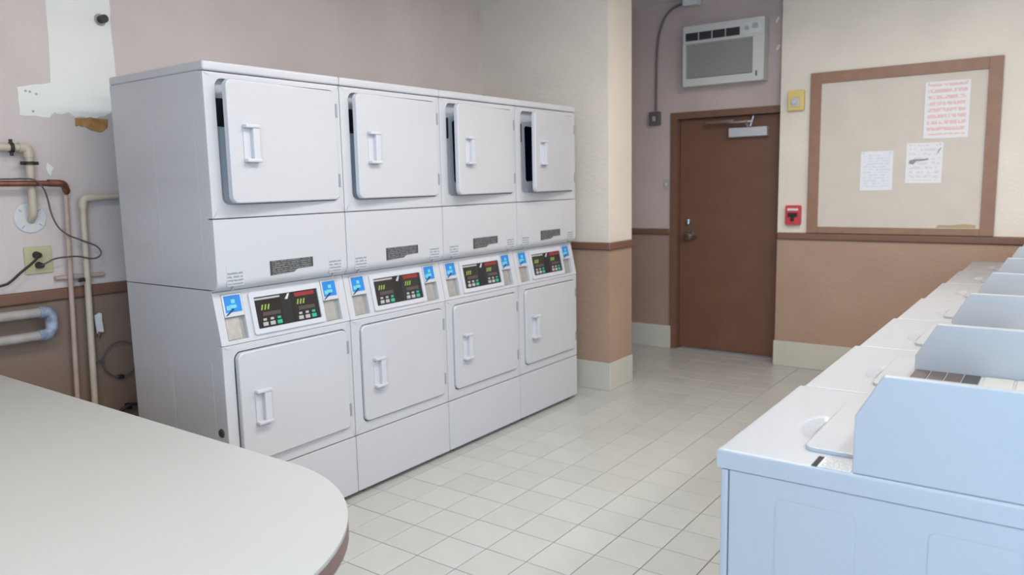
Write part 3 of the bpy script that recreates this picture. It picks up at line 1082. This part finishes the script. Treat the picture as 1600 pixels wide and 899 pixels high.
def patch(name, pts, m, t, label):
    bm = bmesh.new()
    prism(bm, pts, WXF, WXF + t, 'x')
    o = obj(name, bm, m, wall_back)
    o['label'] = label
    return o


def rough_edge(pts, amp=0.004, sub=4):
    out = []
    for i, p in enumerate(pts):
        q = pts[(i + 1) % len(pts)]
        for k_ in range(sub):
            t = k_ / sub
            out.append((p[0] + (q[0] - p[0]) * t + random.uniform(-amp, amp), p[1] + (q[1] - p[1]) * t + random.uniform(-amp, amp)))
    return out


patch('plaster_patch', rough_edge([(-0.100, 2.75), (-0.103, 2.367), (-0.114, 1.972), (-0.253, 1.944), (-0.257, 1.823), (-0.133, 1.825), (-0.115, 1.846),
                                   (-0.094, 1.838), (-0.05, 1.849), (-0.024, 1.833), (0.068, 1.832), (0.116, 1.846), (0.135, 1.859),
                                   (0.158, 1.908), (0.181, 2.033), (0.178, 2.202), (0.179, 2.375), (0.18, 2.75)]), M_PLASTER, 0.0015,
      'bare white plaster patch on the mauve wall')
patch('adhesive_patch', rough_edge([(-0.027, 1.827), (0.039, 1.831), (0.12, 1.829), (0.114, 1.788), (0.085, 1.769), (0.039, 1.773), (0.012, 1.789), (-0.028, 1.79)], 0.003),
      M_TAN, 0.004, 'brown adhesive stain under the plaster patch')
patch('plaster_chip', [(-0.163, 1.625), (-0.150, 1.612), (-0.138, 1.603), (-0.148, 1.588), (-0.153, 1.566), (-0.165, 1.58), (-0.17, 1.603)], M_PLASTER, 0.002,
      'small bare plaster chip')
for sy, sz in ((-0.222, 1.930), (-0.205, 1.928), (-0.18, 1.92), (-0.20, 1.845)):
    bm = bmesh.new()
    cyl(bm, (WXF + 0.0015, sy, sz), (WXF + 0.004, sy, sz), 0.005, n=10)
    obj('nail_head', bm, M_GREY, wall_back)
pp = tag(empty('pipe_stub', (WX, 0.128, 2.279)), 'short dark pipe stub sticking out of the white plaster patch', 'pipe')
bm = bmesh.new()
cyl(bm, (0.002, 0, 0), (0.045, 0, 0), 0.018, n=18)
obj('stub', bm, M_BLACK, pp, smooth=True)
bm = bmesh.new()
cyl(bm, (0.0018, 0, 0), (0.008, 0, 0), 0.028, 0.026, 20)
obj('collar', bm, M_DRAIN, pp, smooth=True)


# ------------------------------------------------------------------ pipes on the left wall
def pipe_thing(name, label, paths, r, m, elbows=(), em=None, clamps=(), er=1.28):
    root = tag(empty(name, paths[0][0]), label, 'pipe')
    o0 = Vector(paths[0][0])
    for p in paths:
        bm = bmesh.new()
        tube(bm, fillet_path([Vector(q) - o0 for q in p], r * 1.5) if len(p) > 2 else [Vector(q) - o0 for q in p], r, 14)
        obj('pipe_run', bm, m, root, smooth=True)
    for a, b, c in elbows:
        bm = bmesh.new()
        tube(bm, fillet_path([Vector(q) - o0 for q in (a, b, c)], r * 1.6, 6), r * er, 14)
        obj('elbow', bm, em or m, root, smooth=True)
    for p, q in clamps:
        bm = bmesh.new()
        cyl(bm, Vector(p) - o0, Vector(q) - o0, r * 1.35, n=16)
        pm = (Vector(p) + Vector(q)) / 2 - o0
        ax = (Vector(q) - Vector(p)).normalized()
        side = Vector((0, 1, 0)) if abs(ax.z) > 0.5 else Vector((0, 0, 1))
        for s_ in (-1, 1):
            cyl(bm, pm + side * s_ * r * 1.2, pm + side * s_ * r * 2.1, r * 0.45, n=8)
        # standoff to the wall
        cyl(bm, pm, Vector((WX - o0.x, pm.y, pm.z)), r * 0.4, n=8)
        obj('clamp', bm, M_BLACK, root, smooth=True)
    return root


PX = -0.93
pipe_thing('vent_pipe', 'cream plastic pipe bending down into the round white wall plate',
           [[(PX, -1.3, 1.684), (PX, -0.251, 1.686), (PX, -0.257, 1.40), (WX + 0.008, -0.257, 1.375)]], 0.0165, M_PVC,
           [((PX, -0.29, 1.686), (PX, -0.251, 1.686), (PX, -0.252, 1.645))],
           clamps=[((PX, -0.325, 1.685), (PX, -0.311, 1.685)), ((PX, -0.253, 1.627), (PX, -0.253, 1.613))])
pipe_thing('copper_pipe', 'brown copper pipe with an elbow running along the left wall',
           [[(PX + 0.03, -1.3, 1.540), (PX + 0.03, -0.135, 1.532), (PX, -0.112, 1.49)]], 0.0125, M_COPPER,
           [((PX + 0.03, -0.20, 1.534), (PX + 0.03, -0.135, 1.532), (PX + 0.004, -0.114, 1.497))])
pipe_thing('riser_pipe', 'thin pink painted riser pipe below the copper elbow',
           [[(PX - 0.012, -0.112, 1.486), (PX - 0.012, -0.150, 0.5), (PX - 0.012, -0.165, 0.0)]], 0.011, M_PAINTPIPE)
pipe_thing('water_pipe', 'cream riser pipe with an elbow leading behind the dryers',
           [[(PX, 0.60, 1.485), (PX, -0.047, 1.464), (PX, -0.078, 0.5), (PX, -0.094, 0.0)]], 0.0145, M_PVC,
           [((PX, 0.0, 1.466), (PX, -0.047, 1.464), (PX, -0.049, 1.415))])
pipe_thing('drain_pipe', 'grey U shaped drain pipe with blue stained elbows at the left edge',
           [[(PX + 0.03, -1.3, 0.985), (PX + 0.03, -0.262, 0.975)], [(PX + 0.03, -1.3, 0.884), (PX + 0.03, -0.268, 0.874)]], 0.021, M_DRAIN,
           [((PX + 0.03, -0.29, 0.975), (PX + 0.03, -0.238, 0.974), (PX + 0.03, -0.243, 0.920)),
            ((PX + 0.03, -0.243, 0.932), (PX + 0.03, -0.246, 0.874), (PX + 0.03, -0.30, 0.874))], M_PRIMER, er=1.22)

disc = tag(empty('wall_plate', (WX, -0.257, 1.385)), 'round white wall plate around the cream pipe end', 'wall plate')
bm = bmesh.new()
cyl(bm, (0.001, 0, 0), (0.008, 0, 0), 0.068, 0.064, 32)
obj('disc', bm, M_DISC, disc, smooth=True)
for a in (40, 140, 230, 320):
    bm = bmesh.new()
    y, z = 0.05 * math.cos(math.radians(a)), 0.05 * math.sin(math.radians(a))
    vs = box(bm, 0.0078, 0.0095, -0.008, 0.008, -0.002, 0.002)
    bmesh.ops.transform(bm, matrix=Matrix.Translation((0, y, z)) @ Matrix.Rotation(math.radians(a), 4, 'X'), verts=bm.verts)
    obj('slot', bm, M_GREY, disc)

outl = tag(empty('power_outlet', (WX, -0.240, 1.198)), 'yellowed double outlet plate with two black plugs on the left wall', 'outlet')
bx('outlet_plate', M_YELLOWPLATE, outl, 0.001, 0.010, -0.058, 0.056, -0.060, 0.060, 0.004)
for dz in (0.024, -0.024):
    bm = bmesh.new()
    prism(bm, rrect(-0.022, 0.022, dz - 0.016, dz + 0.016, 0.012, 4), 0.010, 0.013, 'x')
    obj('receptacle', bm, M_YELLOWPLATE, outl, smooth=True)


def cord(name, label, pts, r, m, plug_at):
    root = tag(empty(name, plug_at), label, 'cord')
    o0 = Vector(plug_at)
    bm = bmesh.new()
    tube(bm, smooth_path([Vector(p) - o0 for p in pts], 5), r, 8)
    obj('cable', bm, m, root, smooth=True)
    bm = bmesh.new()
    cyl(bm, (-0.004, 0, 0), (0.028, 0, 0), 0.016, 0.012, 14)
    obj('plug', bm, M_BLACK, root, smooth=True)
    return root


cord('extension_cord', 'thick black cord plugged in at the outlet, leaving the left edge',
     [(-0.93, -0.252, 1.222), (-0.912, -0.268, 1.214), (-0.905, -0.290, 1.195), (-0.905, -0.345, 1.154), (-0.905, -0.385, 1.122),
      (-0.905, -0.423, 1.108), (-0.91, -0.60, 1.08), (-0.93, -0.9, 1.0)], 0.0055, M_BLACK, (-0.956, -0.252, 1.222))
cord('appliance_cord', 'thin dark cord looping from the outlet up over the copper pipe',
     [(-0.93, -0.246, 1.176), (-0.915, -0.225, 1.190), (-0.91, -0.206, 1.200), (-0.91, -0.171, 1.205), (-0.91, -0.102, 1.204), (-0.91, -0.033, 1.188),
      (-0.91, 0.004, 1.206), (-0.91, -0.013, 1.243), (-0.91, -0.081, 1.277), (-0.91, -0.134, 1.304), (-0.91, -0.171, 1.341), (-0.91, -0.193, 1.398),
      (-0.90, -0.207, 1.463), (-0.88, -0.229, 1.512), (-0.882, -0.261, 1.548), (-0.885, -0.306, 1.553), (-0.882, -0.351, 1.552),
      (-0.882, -0.6, 1.55)], 0.0036, M_CORDGREY, (-0.956, -0.246, 1.176))

# short horizontal pipe stub with valve near the rail
vb = tag(empty('shutoff_valve', (WX, -0.09, 1.102)), 'small grey valve and stub pipe above the chair rail at left', 'valve')
bm = bmesh.new()
cyl(bm, (0.013, -0.095, 0.008), (0.013, 0.120, 0.005), 0.011, n=14)
obj('stub_pipe', bm, M_PAINTPIPE, vb, smooth=True)
bm = bmesh.new()
cyl(bm, (0.016, -0.018, 0.006), (0.016, 0.010, 0.006), 0.014, n=14)
cyl(bm, (0.016, -0.004, 0.006), (0.060, -0.004, -0.008), 0.008, n=12)
obj('valve_body', bm, M_DRAIN, vb, smooth=True)
bx('valve_handle', M_BLACK, vb, 0.058, 0.066, -0.018, 0.012, -0.015, 0.002, 0.002)

# white tag hanging by the riser and a loop of hose on the wall
tg = tag(empty('paper_tag', (WX, -0.02, 0.93)), 'small white tag hanging beside the cream riser pipe', 'tag')
bm = bmesh.new()
prism(bm, [(-0.016, -0.012), (0.006, 0.0), (0.018, -0.006), (0.016, -0.040), (0.020, -0.092), (-0.010, -0.098), (-0.014, -0.05)], 0.022, 0.030, 'x')
obj('sleeve', bm, M_DISC, tg)
bm = bmesh.new()
cyl(bm, (0.026, 0.002, -0.09), (0.026, -0.006, -0.115), 0.010, 0.006, 10)
obj('tip', bm, M_COPPER, tg, smooth=True)
hz = tag(empty('wire_loop', (WX, 0.06, 0.69)), 'dark wire loop hanging on the wall behind the nearest dryer', 'wire')
bm = bmesh.new()
lp = [(0.022, 0.085 * math.cos(a) + 0.01, 0.085 * math.sin(a)) for a in [math.radians(-170 + 360 * i / 22) for i in range(23)]]
lp = [(0.022, -0.105, 0.005), (0.022, -0.088, 0.012)] + lp
tube(bm, smooth_path(lp, 3), 0.0035, 8)
obj('wire', bm, M_CORDGREY, hz, smooth=True)
bx('wire_clip', M_BLACK, hz, 0.001, 0.030, -0.006, 0.018, -0.094, -0.078, 0.002)
hb = tag(empty('gas_hose', (WX, 0.09, 0.45)), 'dark flexible hose low on the wall behind the nearest dryer', 'hose')
bm = bmesh.new()
tube(bm, smooth_path([(0.03, -0.06, -0.02), (0.035, -0.02, 0.005), (0.04, 0.03, 0.008), (0.06, 0.12, -0.02), (0.08, 0.25, -0.06)], 6), 0.009, 10)
obj('hose', bm, M_BLACK, hb, smooth=True)
bx('bracket', M_BLACK, hb, 0.001, 0.03, -0.01, 0.01, -0.012, 0.014)

# ------------------------------------------------------------------ ceiling lights (above the frame)
lamp_spots = [(1.65, -1.75), (1.35, 0.5), (1.75, 2.25), (4.2, -1.6), (4.2, 0.3), (4.2, 2.2)]  # row behind the washers is unseen, added to flatten the light
lamp_labels = ['fluorescent ceiling light over the folding table', 'fluorescent ceiling light over the near end of the aisle',
               'fluorescent ceiling light over the far end of the aisle', 'added unseen ceiling light near the rear window',
               'added unseen ceiling light in the middle behind the washers', 'added unseen ceiling light at the far end behind the washers']
for (lx, ly), lb in zip(lamp_spots, lamp_labels):
    e = tag(empty('ceiling_light', (lx, ly, CEIL_Z)), lb, 'ceiling light', 'fluorescent ceiling lights')
    bx('housing', M_CEIL, e, -0.20, 0.20, -0.62, 0.62, -0.055, -0.0005, 0.004)
    for dx in (-0.09, 0.09):
        bm = bmesh.new()
        cyl(bm, (dx, -0.58, -0.070), (dx, 0.58, -0.070), 0.013, n=12)
        obj('fluorescent_tube', bm, mat('tube_glow', (0.9, 0.9, 0.9), 0.5, emit=LAMP_COLOR, estr=4.0), e, smooth=True)
    a = area('lamp_light', (0, 0, 0), (0, 0, -1), 0.36, 1.18, LAMP_POWER, LAMP_COLOR)
    a.parent = e
    a.location = (0, 0, -0.10)
    a.rotation_euler = (0, 0, 0)
